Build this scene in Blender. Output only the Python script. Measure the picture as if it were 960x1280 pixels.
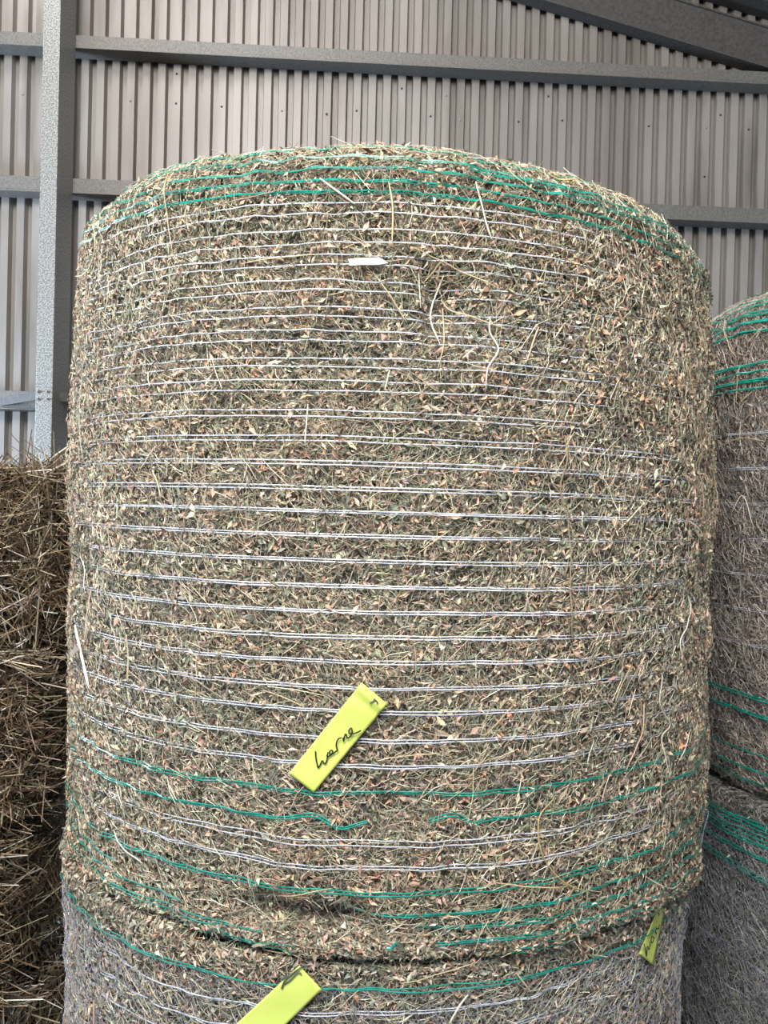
import bpy, math
import numpy as np
from mathutils import Matrix, Vector

for o in list(bpy.data.objects):
    bpy.data.objects.remove(o)
SC = bpy.context.scene
COL = SC.collection
pi = math.pi

# ------------------------------------------------------------------ camera
F = 1060.0                       # focal length in pixels of the 960 x 1280 frame
CAMZ = 1.84
PITCH = math.radians(0.54)       # a touch downwards
ROLL = math.radians(1.43)
fw = Vector((0, math.cos(PITCH), -math.sin(PITCH)))
rt0 = Vector((1, 0, 0))
up0 = rt0.cross(fw)
rt = math.cos(ROLL) * rt0 + math.sin(ROLL) * up0
up = -math.sin(ROLL) * rt0 + math.cos(ROLL) * up0
M = Matrix(((rt.x, up.x, -fw.x, 0), (rt.y, up.y, -fw.y, 0), (rt.z, up.z, -fw.z, CAMZ), (0, 0, 0, 1)))
cd = bpy.data.cameras.new('camera')
cam = bpy.data.objects.new('camera', cd)
COL.objects.link(cam)
cam.matrix_world = M
cd.sensor_fit = 'HORIZONTAL'
cd.sensor_width = 36.0
cd.lens = F / 960 * 36.0
cd.clip_start = 0.05
cd.clip_end = 200
SC.camera = cam

# ------------------------------------------------------------------ light
W = bpy.data.worlds.new('overcast_sky')
SC.world = W
W.use_nodes = True
wn = W.node_tree
bg = wn.nodes['Background']
tc = wn.nodes.new('ShaderNodeTexCoord')
sx = wn.nodes.new('ShaderNodeSeparateXYZ')
rp = wn.nodes.new('ShaderNodeValToRGB')
wn.links.new(tc.outputs['Generated'], sx.inputs[0])
wn.links.new(sx.outputs['Z'], rp.inputs[0])
wn.links.new(rp.outputs[0], bg.inputs[0])
rp.color_ramp.elements[0].position = 0.0
rp.color_ramp.elements[0].color = (0.72, 0.85, 1.0, 1)
rp.color_ramp.elements[1].position = 0.6
rp.color_ramp.elements[1].color = (0.55, 0.72, 1.0, 1)
bg.inputs[1].default_value = 2.1

def area(name, loc, aim, sx_, sy_, power, color):
    ld = bpy.data.lights.new(name, 'AREA')
    ld.shape = 'RECTANGLE'
    ld.size, ld.size_y = sx_, sy_
    ld.energy = power
    ld.color = color
    lo = bpy.data.objects.new(name, ld)
    COL.objects.link(lo)
    lo.location = loc
    d = Vector(aim) - Vector(loc)
    lo.rotation_euler = d.to_track_quat('-Z', 'Y').to_euler()
    return lo
# unseen key lamp added under the closed roof, high behind the camera
area('overhead_key_lamp', (-0.6, -1.0, 4.8), (0, 2.6, 1.9), 2.8, 1.8, 450, (1.0, 0.965, 0.92))
# cool daylight from the opening in the left side of the shed
area('side_opening_daylight', (-4.2, 2.95, 1.9), (-1.4, 4.2, 2.0), 1.0, 1.0, 290, (0.64, 0.81, 1.0))

area('rear_girt_lamp', (-1.3, 2.6, 5.2), (-0.4, 4.1, 3.6), 2.6, 0.4, 50, (1.0, 0.95, 0.90))  # added strip lamp near the wall, deepens the shade under the girts
area('right_fill_lamp', (3.6, 2.9, 2.9), (1.6, 4.4, 2.6), 0.8, 1.0, 22, (0.72, 0.85, 1.0))  # added cool fill for the low wall at right; no opening is built

SC.view_settings.view_transform = 'Standard'
SC.view_settings.look = 'None'
SC.view_settings.gamma = 1
SC.view_settings.use_curve_mapping = False
SC.view_settings.exposure = 0.06

# ------------------------------------------------------------------ helpers
def tag(o, label=None, cat=None, group=None, kind=None):
    if label: o['label'] = label
    if cat: o['category'] = cat
    if group: o['group'] = group
    if kind: o['kind'] = kind
    return o

def empty(name, loc, label, cat, group=None):
    o = bpy.data.objects.new(name, None)
    COL.objects.link(o)
    o.location = loc
    o.empty_display_size = 0.1
    bpy.context.view_layer.update()
    return tag(o, label, cat, group)

LIM = {}              # a bale's pieces are pressed flat where it touches the next one
def mesh_np(name, V, polys, mat, parent=None, color=None, smooth=False):
    """V (n,3); polys: list of (m,k) index arrays; colour: (n,3) linear albedo per vertex."""
    me = bpy.data.meshes.new(name)
    V = np.array(V, dtype=np.float32)
    if parent is not None and 'z_press' in LIM.get(parent.name, {}):
        a_, b_ = LIM[parent.name]['z_press']
        V[:, 2] = np.clip(V[:, 2], a_, b_)
        if 'x_max' in LIM[parent.name]: V[:, 0] = np.minimum(V[:, 0], LIM[parent.name]['x_max'])
        if 'x_min' in LIM[parent.name]: V[:, 0] = np.maximum(V[:, 0], LIM[parent.name]['x_min'])
    polys = [np.asarray(p, dtype=np.int32) for p in polys if len(p)]
    nl = sum(p.size for p in polys)
    npoly = sum(len(p) for p in polys)
    me.vertices.add(len(V))
    me.vertices.foreach_set('co', V.ravel())
    me.loops.add(nl)
    me.loops.foreach_set('vertex_index', np.concatenate([p.ravel() for p in polys]))
    me.polygons.add(npoly)
    tot = np.concatenate([np.full(len(p), p.shape[1], dtype=np.int32) for p in polys])
    st = np.concatenate([[0], np.cumsum(tot)[:-1]]).astype(np.int32)
    me.polygons.foreach_set('loop_start', st)
    me.polygons.foreach_set('loop_total', tot)
    me.polygons.foreach_set('use_smooth', np.full(npoly, smooth, dtype=bool))
    me.update(calc_edges=True)
    if color is not None:
        ca = me.color_attributes.new('piece_color', 'FLOAT_COLOR', 'POINT')
        c4 = np.ones((len(V), 4), dtype=np.float32)
        c4[:, :3] = color
        ca.data.foreach_set('color', c4.ravel())
    me.materials.append(mat)
    o = bpy.data.objects.new(name, me)
    COL.objects.link(o)
    if parent is not None:
        o.parent = parent
        o.matrix_parent_inverse = parent.matrix_world.inverted()
    return o

class MB:
    def __init__(s): s.v = []; s.q = []; s.n = 0
    def add(s, V, Q):
        s.v.append(np.asarray(V, float)); s.q.append(np.asarray(Q, int) + s.n); s.n += len(V)
    def prism(s, pts, off):
        """closed polygon pts (k,3) swept by the vector off"""
        p = np.asarray(pts, float); k = len(p)
        V = np.vstack([p, p + np.asarray(off, float)])
        s.add(V, [[i, (i + 1) % k, k + (i + 1) % k, k + i] for i in range(k)])
        s.caps = getattr(s, 'caps', [])
        b = s.n - 2 * k
        s.caps.append([b + i for i in range(k)][::-1]); s.caps.append([b + k + i for i in range(k)])
    def box(s, lo, hi):
        x0, y0, z0 = lo; x1, y1, z1 = hi
        s.prism([(x0, y0, z0), (x1, y0, z0), (x1, y1, z0), (x0, y1, z0)], (0, 0, z1 - z0))
    def build(s, name, mat, parent=None, bevel=0, M3=None, smooth=False):
        V = np.vstack(s.v)
        if M3 is not None: V = M3(V)
        pol = [np.vstack(s.q)]
        by = {}
        for c in getattr(s, 'caps', []): by.setdefault(len(c), []).append(c)
        pol += [np.array(c) for c in by.values()]
        o = mesh_np(name, V, pol, mat, parent, smooth=smooth)
        if bevel:
            m = o.modifiers.new('bevel', 'BEVEL'); m.width = bevel; m.segments = 2; m.limit_method = 'ANGLE'
        return o

def tube_np(P, rad, sides=5, flat=1.0, N=None):
    """tube along polyline P (m,3), rad scalar or (m,)."""
    P = np.asarray(P, float); m = len(P)
    T = np.gradient(P, axis=0); T /= np.linalg.norm(T, axis=1)[:, None] + 1e-12
    if N is None:
        ref = np.array([0, -1.0, 0.15]); N = np.tile(ref, (m, 1))
    N = N - (N * T).sum(1)[:, None] * T; N /= np.linalg.norm(N, axis=1)[:, None] + 1e-9
    B = np.cross(T, N)
    r = np.broadcast_to(rad, (m,))[:, None]
    a = np.arange(sides) / sides * 2 * pi
    V = (P[:, None, :] + r[:, None] * (np.cos(a)[None, :, None] * B[:, None, :] + flat * np.sin(a)[None, :, None] * N[:, None, :])).reshape(-1, 3)
    i = np.arange(m - 1)[:, None] * sides; j = np.arange(sides)[None, :]
    Q = np.stack([i + j, i + (j + 1) % sides, i + sides + (j + 1) % sides, i + sides + j], -1).reshape(-1, 4)
    return V, Q

def vnoise(rng_seed, nx, ny, periodic=True):
    r = np.random.default_rng(rng_seed).random((nx + 1, ny + 2)) * 2 - 1
    r[nx] = r[0]
    def f(u, v):
        u = (u % 1.0) * nx; v = np.clip(v, 0, 0.9999) * ny
        i = np.floor(u).astype(int) % nx; j = np.floor(v).astype(int)
        a = u - np.floor(u); b = v - j
        a = a * a * (3 - 2 * a); b = b * b * (3 - 2 * b)
        return (r[i, j] * (1 - a) * (1 - b) + r[i + 1, j] * a * (1 - b) + r[i, j + 1] * (1 - a) * b + r[i + 1, j + 1] * a * b)
    return f

# ------------------------------------------------------------------ materials
def new_mat(name):
    m = bpy.data.materials.new(name); m.use_nodes = True
    return m, m.node_tree, m.node_tree.nodes['Principled BSDF']

def noise_mat(name, c1, c2, scale, rough=0.7, metal=0.0, lo=0.35, hi=0.65, detail=4, stretch=(1, 1, 1), bump=0.0, spec=0.5, extra=None):
    m, nt, b = new_mat(name)
    t = nt.nodes.new('ShaderNodeTexCoord'); mp = nt.nodes.new('ShaderNodeMapping')
    n = nt.nodes.new('ShaderNodeTexNoise'); r = nt.nodes.new('ShaderNodeValToRGB')
    mp.inputs['Scale'].default_value = stretch
    n.inputs['Scale'].default_value = scale; n.inputs['Detail'].default_value = detail
    nt.links.new(t.outputs['Object'], mp.inputs[0]); nt.links.new(mp.outputs[0], n.inputs['Vector'])
    nt.links.new(n.outputs['Fac'], r.inputs[0])
    r.color_ramp.elements[0].position = lo; r.color_ramp.elements[0].color = (*c1, 1)
    r.color_ramp.elements[1].position = hi; r.color_ramp.elements[1].color = (*c2, 1)
    out = r.outputs[0]
    if extra:
        c3, sc3, st3, lo3, hi3 = extra
        mp2 = nt.nodes.new('ShaderNodeMapping'); mp2.inputs['Scale'].default_value = st3
        n2 = nt.nodes.new('ShaderNodeTexNoise'); n2.inputs['Scale'].default_value = sc3; n2.inputs['Detail'].default_value = 6
        r2 = nt.nodes.new('ShaderNodeValToRGB')
        r2.color_ramp.elements[0].position = lo3; r2.color_ramp.elements[1].position = hi3
        mx = nt.nodes.new('ShaderNodeMix'); mx.data_type = 'RGBA'
        nt.links.new(t.outputs['Object'], mp2.inputs[0]); nt.links.new(mp2.outputs[0], n2.inputs['Vector'])
        nt.links.new(n2.outputs['Fac'], r2.inputs[0]); nt.links.new(r2.outputs[0], mx.inputs[0])
        nt.links.new(out, mx.inputs[6]); mx.inputs[7].default_value = (*c3, 1)
        out = mx.outputs[2]
    nt.links.new(out, b.inputs['Base Color'])
    b.inputs['Roughness'].default_value = rough; b.inputs['Metallic'].default_value = metal
    b.inputs['Specular IOR Level'].default_value = spec
    if bump:
        bp = nt.nodes.new('ShaderNodeBump'); bp.inputs['Strength'].default_value = bump; bp.inputs['Distance'].default_value = 0.002
        nt.links.new(n.outputs['Fac'], bp.inputs['Height']); nt.links.new(bp.outputs[0], b.inputs['Normal'])
    return m

def piece_mat(name, rough=0.6, gain=1.0, spec=0.35, tint=(1, 1, 1)):
    """dry plant pieces: every piece has its own albedo, with fine streaks"""
    m, nt, b = new_mat(name)
    at = nt.nodes.new('ShaderNodeAttribute'); at.attribute_name = 'piece_color'
    t = nt.nodes.new('ShaderNodeTexCoord'); n = nt.nodes.new('ShaderNodeTexNoise')
    n.inputs['Scale'].default_value = 260; n.inputs['Detail'].default_value = 2
    mr = nt.nodes.new('ShaderNodeMapRange'); mr.inputs[3].default_value = 0.75 * gain; mr.inputs[4].default_value = 1.25 * gain
    vm = nt.nodes.new('ShaderNodeVectorMath'); vm.operation = 'SCALE'
    vt = nt.nodes.new('ShaderNodeVectorMath'); vt.operation = 'MULTIPLY'; vt.inputs[1].default_value = tint
    nt.links.new(t.outputs['Object'], n.inputs['Vector']); nt.links.new(n.outputs['Fac'], mr.inputs[0])
    nt.links.new(at.outputs['Color'], vm.inputs[0]); nt.links.new(mr.outputs[0], vm.inputs['Scale'])
    nt.links.new(vm.outputs[0], vt.inputs[0]); nt.links.new(vt.outputs[0], b.inputs['Base Color'])
    b.inputs['Roughness'].default_value = rough
    b.inputs['Specular IOR Level'].default_value = spec
    return m

MAT = {}
MAT['sheet'] = noise_mat('weathered_zinc_sheet', (0.17, 0.154, 0.141), (0.245, 0.226, 0.21), 3.0, 0.45, 0.1, extra=((0.11, 0.097, 0.085), 6.0, (1, 1, 0.16), 0.50, 0.75), stretch=(1, 1, 0.25))
MAT['galv'] = noise_mat('speckled_galvanised_steel', (0.11, 0.11, 0.105), (0.30, 0.305, 0.295), 150, 0.5, 0.25, lo=0.40, hi=0.6, detail=3, bump=0.1)
MAT['rail'] = noise_mat('galvanised_girt_steel', (0.085, 0.081, 0.075), (0.15, 0.146, 0.137), 120, 0.55, 0.2, lo=0.3, hi=0.7)
MAT['beam'] = noise_mat('dull_grey_rafter_steel', (0.035, 0.033, 0.031), (0.065, 0.062, 0.06), 60, 0.7, 0.1, lo=0.3, hi=0.7)
MAT['core'] = noise_mat('packed_hay', (0.07, 0.06, 0.045), (0.25, 0.22, 0.165), 150, 0.95, lo=0.35, hi=0.7, detail=6, bump=0.8, spec=0.1)
MAT['strawcore'] = noise_mat('packed_straw', (0.008, 0.006, 0.005), (0.05, 0.038, 0.026), 120, 0.95, lo=0.4, hi=0.75, detail=6, bump=0.8, spec=0.1)  # near-black albedo, so the gaps between straws read as shade
MAT['hay'] = piece_mat('lucerne_hay_pieces', tint=(0.99, 0.965, 1.045))
MAT['lowhay'] = piece_mat('net_greyed_hay', tint=(0.90, 0.92, 1.03))
MAT['shadehay'] = piece_mat('shade_tinted_hay', tint=(0.66, 0.72, 0.82))  # cool shade on the lower right bale is put into this tint
MAT['straw'] = piece_mat('straw_pieces', rough=0.45, gain=0.8)  # albedo lowered to stand in for shade on the left stack
MAT['stray'] = piece_mat('stray_stalks', rough=0.5)
MAT['white_net'] = noise_mat('white_plastic_strand', (0.52, 0.57, 0.67), (0.66, 0.71, 0.82), 60, 0.20, spec=0.7)
MAT['green_net'] = noise_mat('green_plastic_strand', (0.0, 0.20, 0.15), (0.01, 0.33, 0.26), 60, 0.28, spec=0.7)
MAT['haze_net'] = noise_mat('fine_knitted_thread', (0.30, 0.31, 0.40), (0.42, 0.44, 0.55), 60, 0.4)
MAT['paper'] = noise_mat('fluorescent_yellow_plastic', (0.58, 0.69, 0.14), (0.64, 0.75, 0.18), 20, 0.32, spec=0.5)
MAT['ink'] = noise_mat('black_marker_ink', (0.008, 0.008, 0.01), (0.015, 0.015, 0.018), 50, 0.5)
MAT['wire'] = noise_mat('grey_staple_wire', (0.09, 0.10, 0.09), (0.16, 0.17, 0.15), 80, 0.5, 0.3)
MAT['dark'] = noise_mat('dark_bolt', (0.02, 0.02, 0.02), (0.05, 0.045, 0.04), 80, 0.6, 0.4)
MAT['ground'] = noise_mat('dusty_earth', (0.06, 0.048, 0.036), (0.12, 0.10, 0.078), 4, 0.95, bump=0.4, spec=0.1)
MAT['roof'] = noise_mat('roof_zinc', (0.08, 0.075, 0.07), (0.14, 0.135, 0.13), 4, 0.7, 0.0)

# ------------------------------------------------------------------ rays from pixels onto real surfaces
Rm = np.array([[rt.x, up.x, fw.x], [rt.y, up.y, fw.y], [rt.z, up.z, fw.z]])
C0 = np.array([0, 0, CAMZ])
def ray(px):
    px = np.atleast_2d(np.asarray(px, float))
    d = np.stack([(px[:, 0] - 480) / F, -(px[:, 1] - 640) / F, np.ones(len(px))], 1)
    d = d @ Rm.T
    return d / np.linalg.norm(d, axis=1)[:, None]
def on_plane_y(px, y):
    d = ray(px); return C0 + d * (y / d[:, 1])[:, None]
def hz(py, depth):               # height of the pixel row py at the frame's centre, at a depth
    return on_plane_y([[480, py]], depth)[0, 2]

# ------------------------------------------------------------------ scattered plant pieces
def lin(c):
    c = np.asarray(c, float) / 255.0
    return np.where(c < 0.04045, c / 12.92, ((c + 0.055) / 1.055) ** 2.4)

def leaves(P, N, T, rng, L, Wd, pal, pw, tilt=0.35, bias=None):
    n = len(P)
    B = np.cross(N, T)
    ph = rng.uniform(0, 2 * pi, n) if bias is None else bias
    d = np.cos(ph)[:, None] * T + np.sin(ph)[:, None] * B + rng.normal(0, tilt, n)[:, None] * N
    d /= np.linalg.norm(d, axis=1)[:, None]
    w = np.cross(N, d); w /= np.linalg.norm(w, axis=1)[:, None] + 1e-9
    u = np.cross(d, w)
    ro = rng.normal(0, 0.6, n)
    w, u = np.cos(ro)[:, None] * w + np.sin(ro)[:, None] * u, -np.sin(ro)[:, None] * w + np.cos(ro)[:, None] * u
    L = L[:, None]; Wd = Wd[:, None]
    curl = rng.normal(0.0, 0.14, n)[:, None] * L; fold = rng.normal(0.0, 0.35, n)[:, None] * Wd
    sh = rng.uniform(-0.15, 0.15, n)[:, None]
    V = np.stack([P - d * L / 2 - u * curl, P + w * Wd / 2 + d * L * sh, P + d * L / 2 - u * curl + w * curl * 0.5, P - w * Wd / 2 + d * L * sh, P + u * fold], 1)
    i = np.arange(n)[:, None] * 5
    tri = np.stack([i + [[0, 3, 4]], i + [[3, 2, 4]], i + [[2, 1, 4]], i + [[1, 0, 4]]], 1).reshape(-1, 3)
    c = pick(pal, pw, n, rng)
    return V.reshape(-1, 3), tri, np.repeat(c, 5, 0)

def pick(pal, pw, n, rng):
    pal = np.array([lin(p) for p in pal]); pw = np.asarray(pw, float); pw /= pw.sum()
    c = pal[rng.choice(len(pal), n, p=pw)]
    c = c * rng.lognormal(0, 0.22, n)[:, None] * rng.normal(1, 0.05, (n, 3))
    return np.clip(c, 0.005, 0.95)

def stalks(P, N, T, rng, L, rad, pal, pw, tilt=0.12, bias=None, bend=0.08, D=None):
    """three-sided bent stalks"""
    n = len(P)
    B = np.cross(N, T)
    if D is None:
        ph = rng.uniform(0, 2 * pi, n) if bias is None else bias
        D = np.cos(ph)[:, None] * T + np.sin(ph)[:, None] * B + rng.normal(0, tilt, n)[:, None] * N
    d = D / np.linalg.norm(D, axis=1)[:, None]
    w = np.cross(N, d); w /= np.linalg.norm(w, axis=1)[:, None] + 1e-9
    u = np.cross(d, w)
    L = L[:, None]; k = rng.normal(0, bend, n)[:, None] * L; k2 = np.abs(rng.normal(0, bend, n))[:, None] * L * 0.5
    S = [P - d * L / 2, P + w * k + u * k2 * 0.6, P + d * L / 2]
    r = rad[:, None]
    V = []
    for q, s in enumerate(S):
        rr = r * (0.75 if q != 1 else 1.0)
        for a in (0.5 * pi, 7 / 6 * pi, 11 / 6 * pi):
            V.append(s + rr * (math.cos(a) * w + 0.8 * math.sin(a) * u))
    V = np.stack(V, 1)
    i = np.arange(n)[:, None]
    q = []
    for a in range(2):
        for b in range(3):
            q.append(i * 9 + [[a * 3 + b, a * 3 + (b + 1) % 3, a * 3 + 3 + (b + 1) % 3, a * 3 + 3 + b]])
    Q = np.stack(q, 1).reshape(-1, 4)
    return V.reshape(-1, 3), Q, np.repeat(pick(pal, pw, n, rng), 9, 0)

# ------------------------------------------------------------------ round bale
class Bale:
    def __init__(s, cx, cy, z0, R, H, rt_, rb, seed, bulge=0.02, shear=(0, 0), dents=(), amp=1.0, bb=None, dip=False):
        s.dip = dip
        s.cx, s.cy, s.z0, s.R, s.H = cx, cy, z0, R, H
        s.shear = shear; s.dents = dents; s.amp = amp
        a = np.linspace(-pi / 2, 0, 10); pts = [(R * 0.2, 0.0)] + [(R - rb + rb * math.cos(x), rb + rb * math.sin(x)) for x in a]
        hs = np.linspace(rb, H - rt_, 26)[1:-1]
        pts += [(R, h) for h in hs]
        a = np.linspace(0, pi / 2, 14); pts += [(R - rt_ + rt_ * math.cos(x), H - rt_ + rt_ * math.sin(x)) for x in a] + [(R * 0.75, H + 0.004), (R * 0.4, H + 0.012), (0.004, H + 0.015)]
        p = np.array(pts)
        bb = bulge if bb is None else bb
        p[:, 0] -= np.where(p[:, 1] > H / 2, bulge, bb) * np.clip(np.abs(2 * p[:, 1] / H - 1) ** 2.4, 0, 1) * (p[:, 0] / R)
        s.prof = p
        s.S = np.concatenate([[0], np.cumsum(np.linalg.norm(np.diff(p, axis=0), axis=1))])
        s.n1 = vnoise(seed, 9, 7); s.n2 = vnoise(seed + 1, 34, 22); s.n3 = vnoise(seed + 2, 130, 70); s.n4 = vnoise(seed + 3, 420, 200)
        # side part of the generatrix, for looking a height up
        k0, k1 = 1, len(p) - 4
        s.hs, s.ss = p[k0:k1 + 1, 1], s.S[k0:k1 + 1]
    def shf(s, th, h):
        b, t = s.shear; k = np.clip(h / s.H, 0, 1)
        dip = -0.065 * np.clip(np.sin(th), 0, 1) ** 6 if s.dip else 0.0
        e_ = h if s.z0 > 0.5 else s.H - h
        return (b * (1 - k) + t * k) * np.sin(th) * np.clip(h / 0.07, 0, 1) * (np.clip((s.H - h) / 0.07, 0, 1) if s.z0 < 0.5 else 1) - 0.006 * k * (1 - np.cos(th)) * (t != 0) + dip * np.exp(-(np.clip(e_, 0, 9) / 0.07) ** 1.5)
    def prof_at(s, S):
        r = np.interp(S, s.S, s.prof[:, 0]); h = np.interp(S, s.S, s.prof[:, 1])
        e = 0.012
        r2 = np.interp(S + e, s.S, s.prof[:, 0]); h2 = np.interp(S + e, s.S, s.prof[:, 1])
        r1 = np.interp(S - e, s.S, s.prof[:, 0]); h1 = np.interp(S - e, s.S, s.prof[:, 1])
        tr, tz = r2 - r1, h2 - h1; l = np.sqrt(tr * tr + tz * tz) + 1e-9
        return r, h, tz / l, -tr / l
    def disp(s, th, S):
        u = th / (2 * pi); v = S / s.S[-1]
        d = 0.010 * s.n1(u, v) + 0.007 * s.n2(u, v) + 0.005 * s.n3(u, v)
        d = d * s.amp
        r, h, _, _ = s.prof_at(S)
        for (t0, h0, wt, wh, dep) in s.dents:
            d = d - dep * np.exp(-((th - t0) * s.R / wt) ** 2 - ((h - h0) / wh) ** 2) * (r > 0.3)
        return d
    def surf(s, th, S, off=0.0, fine=True):
        r, h, nr, nz = s.prof_at(S)
        d = s.disp(th, S) + off
        rr = r + nr * d; hh = h + nz * d + s.shf(th, h)
        P = np.stack([s.cx + rr * np.sin(th), s.cy - rr * np.cos(th), s.z0 + hh], -1)
        N = np.stack([nr * np.sin(th), -nr * np.cos(th), nz], -1)
        T = np.stack([np.cos(th), np.sin(th), np.zeros_like(th)], -1)
        return P, N, T
    def s_of_h(s, h): return np.interp(h, s.hs, s.ss)
    def from_px(s, px, off=0.0, Rr=None):
        """pixels of the frame -> points lying on the bale's side"""
        d = ray(px); R = Rr or s.R
        ox, oy = C0[0] - s.cx, C0[1] - s.cy
        a = d[:, 0] ** 2 + d[:, 1] ** 2; b = 2 * (ox * d[:, 0] + oy * d[:, 1]); c = ox * ox + oy * oy - R * R
        t = (-b - np.sqrt(np.maximum(b * b - 4 * a * c, 0))) / (2 * a)
        P = C0 + d * t[:, None]
        th = np.arctan2(P[:, 0] - s.cx, -(P[:, 1] - s.cy)); h = P[:, 2] - s.z0
        h = h - s.shf(th, h)
        return th, h
    def at_px(s, px, off=0.006):
        th, h = s.from_px(px)
        return s.surf(th, s.s_of_h(np.clip(h, 0.02, s.H - 0.0)), off)
    def core(s, name, mat, parent):
        nt, ns = 420, 240
        th = np.linspace(-pi, pi, nt, endpoint=False); S = np.linspace(0, s.S[-1], ns)
        TH, SS = np.meshgrid(th, S, indexing='ij')
        TH, SS = TH.ravel(), SS.ravel()
        extra = 0.004 * s.n4(TH / (2 * pi), SS / s.S[-1])
        P, _, _ = s.surf(TH, SS, -0.010 + extra)
        i = np.arange(nt)[:, None]; j = np.arange(ns - 1)[None, :]
        Q = np.stack([i * ns + j, ((i + 1) % nt) * ns + j, ((i + 1) % nt) * ns + j + 1, i * ns + j + 1], -1).reshape(-1, 4)
        return mesh_np(name, P, [Q], mat, parent, smooth=True)
    def sample(s, n, rng, th0, th1, h0=None, lo=-0.010, hi=0.004):
        Smin = 0.0 if h0 is None else float(s.s_of_h(h0))
        # area weighting over the generatrix
        g = np.linspace(Smin, s.S[-1] - 0.01, 600); w = np.interp(g, s.S, s.prof[:, 0]); cw = np.cumsum(w); cw /= cw[-1]
        S = np.interp(rng.random(n), cw, g); th = rng.uniform(th0, th1, n)
        return th, S, s.surf(th, S, rng.uniform(lo, hi, n))
    def strand(s, h, mat, parent, seed, th0=-pi, th1=pi, rad=0.0010, off=0.0035, sink=0.004, name='net_strand', sag=0.0015, dev=None, tw=None, fade=0.011):
        rng = np.random.default_rng(seed)
        n = int((th1 - th0) * s.R / 0.006) + 2
        th = np.linspace(th0, th1, n)
        f1 = vnoise(seed, 40, 3); f2 = vnoise(seed + 7, 160, 3); f3 = vnoise(seed + 11, 16, 3)
        z = np.full(n, 0.5)
        hh = h + sag * (f1(th / (2 * pi), z) + 0.5 * f3(th / (2 * pi), z)) + 0.0003 * f2(th / (2 * pi), z)
        if dev is not None: hh = hh + dev(th)
        o = off + sink * f1(th / (2 * pi) + 0.3, z) + 0.6 * sink * f2(th / (2 * pi), z)
        if tw is not None: o = o + tw(th)
        o = o - fade * np.clip(np.abs(th + 0.08) - 0.30, 0, 1.2)
        P, N, T = s.surf(th, s.s_of_h(hh), o)
        V, Q = tube_np(P, rad, 4, 0.5, N)
        return V, Q

HAY = [(196, 168, 142), (178, 153, 128), (212, 194, 166), (134, 138, 116), (158, 160, 134), (110, 115, 97), (108, 90, 72), (170, 155, 124), (212, 203, 168), (200, 154, 122)]
HAYW = [11, 11, 8, 15, 15, 10, 7, 12, 6, 4]
STK = [(192, 180, 150), (168, 164, 136), (142, 148, 122), (212, 206, 178), (122, 112, 92)]
STKW = [5, 5, 5, 3, 3]
GRS = [(172, 162, 144), (148, 142, 128), (196, 186, 164), (116, 114, 106), (92, 84, 76)]
GRSW = [5, 5, 2.5, 4, 3]
STRAW = [(146, 130, 106), (110, 92, 70), (182, 168, 144), (76, 62, 48), (220, 214, 200)]
STRAWW = [6, 6, 3, 5, 1.3]

def fill_hay(b, parent, seed, nleaf, nstalk, th0, th1, h0=None, seam=None, edge=0.32, mat=None, pal=HAY, pw=HAYW, size=1.0, spal=STK, spw=STKW):
    rng = np.random.default_rng(seed)
    th, S, (P, N, T) = b.sample(nleaf, rng, th0, th1, h0, -0.011, 0.004)
    L = np.minimum(rng.lognormal(math.log(0.0108 * size), 0.36, nleaf), 0.023); Wd = L * rng.uniform(0.18, 0.50, nleaf)
    if seam is not None:      # hay bulging out where two bales press on each other
        k_ = rng.random(nleaf) < 0.08
        S[k_] = b.s_of_h(np.abs(rng.normal(0, 0.016, k_.sum())) if seam == 0 else b.H - np.abs(rng.normal(0, 0.016, k_.sum())))
        P_, N_, T_ = b.surf(th, S, rng.uniform(-0.012, 0.008, nleaf)); P = np.where(k_[:, None], P_, P); N = np.where(k_[:, None], N_, N)
    # slow drift of tone over the bale: sage drifts against brown
    V1, T1, c1 = leaves(P, N, T, rng, L, Wd, pal, pw)
    dr = b.n2(th / (2 * pi), S / b.S[-1]) * 0.5 + b.n3(th / (2 * pi), S / b.S[-1]) * 0.5
    dr = np.repeat(dr, 5)[:, None]
    c1 = np.clip(c1 * (1 + dr * np.array([0.16, 0.02, -0.06])), 0.005, 0.95)
    th, S, (P, N, T) = b.sample(nstalk, rng, th0, th1, h0, -0.006, 0.0055)
    L = rng.lognormal(math.log(0.026 * size), 0.5, nstalk) * np.interp(np.abs(th), [0.5, 1.05], [1, edge]); rad = rng.uniform(0.00035, 0.00085, nstalk)
    V2, Q2, c2 = stalks(P, N, T, rng, L, rad, spal, spw, tilt=0.10)
    o = mesh_np('hay_leaves', V1, [T1], mat or MAT['hay'], parent, c1)
    o2 = mesh_np('hay_stalks', V2, [Q2], mat or MAT['hay'], parent, c2)
    for x in (o, o2): x['kind'] = 'stuff'
    # loose ends standing off the outline, mostly at the rim
    n = 5200
    th, S, (P, N, T) = b.sample(n, rng, th0, th1, h0, 0.000, 0.007)
    L = rng.lognormal(math.log(0.020), 0.4, n) * np.interp(np.abs(th), [0.5, 1.05], [1, edge])
    V3, Q3, c3 = stalks(P, N, T, rng, L, rng.uniform(0.0004, 0.0008, n), spal, spw, tilt=0.45)
    o3 = mesh_np('loose_stalks', V3, [Q3], mat or MAT['hay'], parent, c3); o3['kind'] = 'stuff'
    return o

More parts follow.
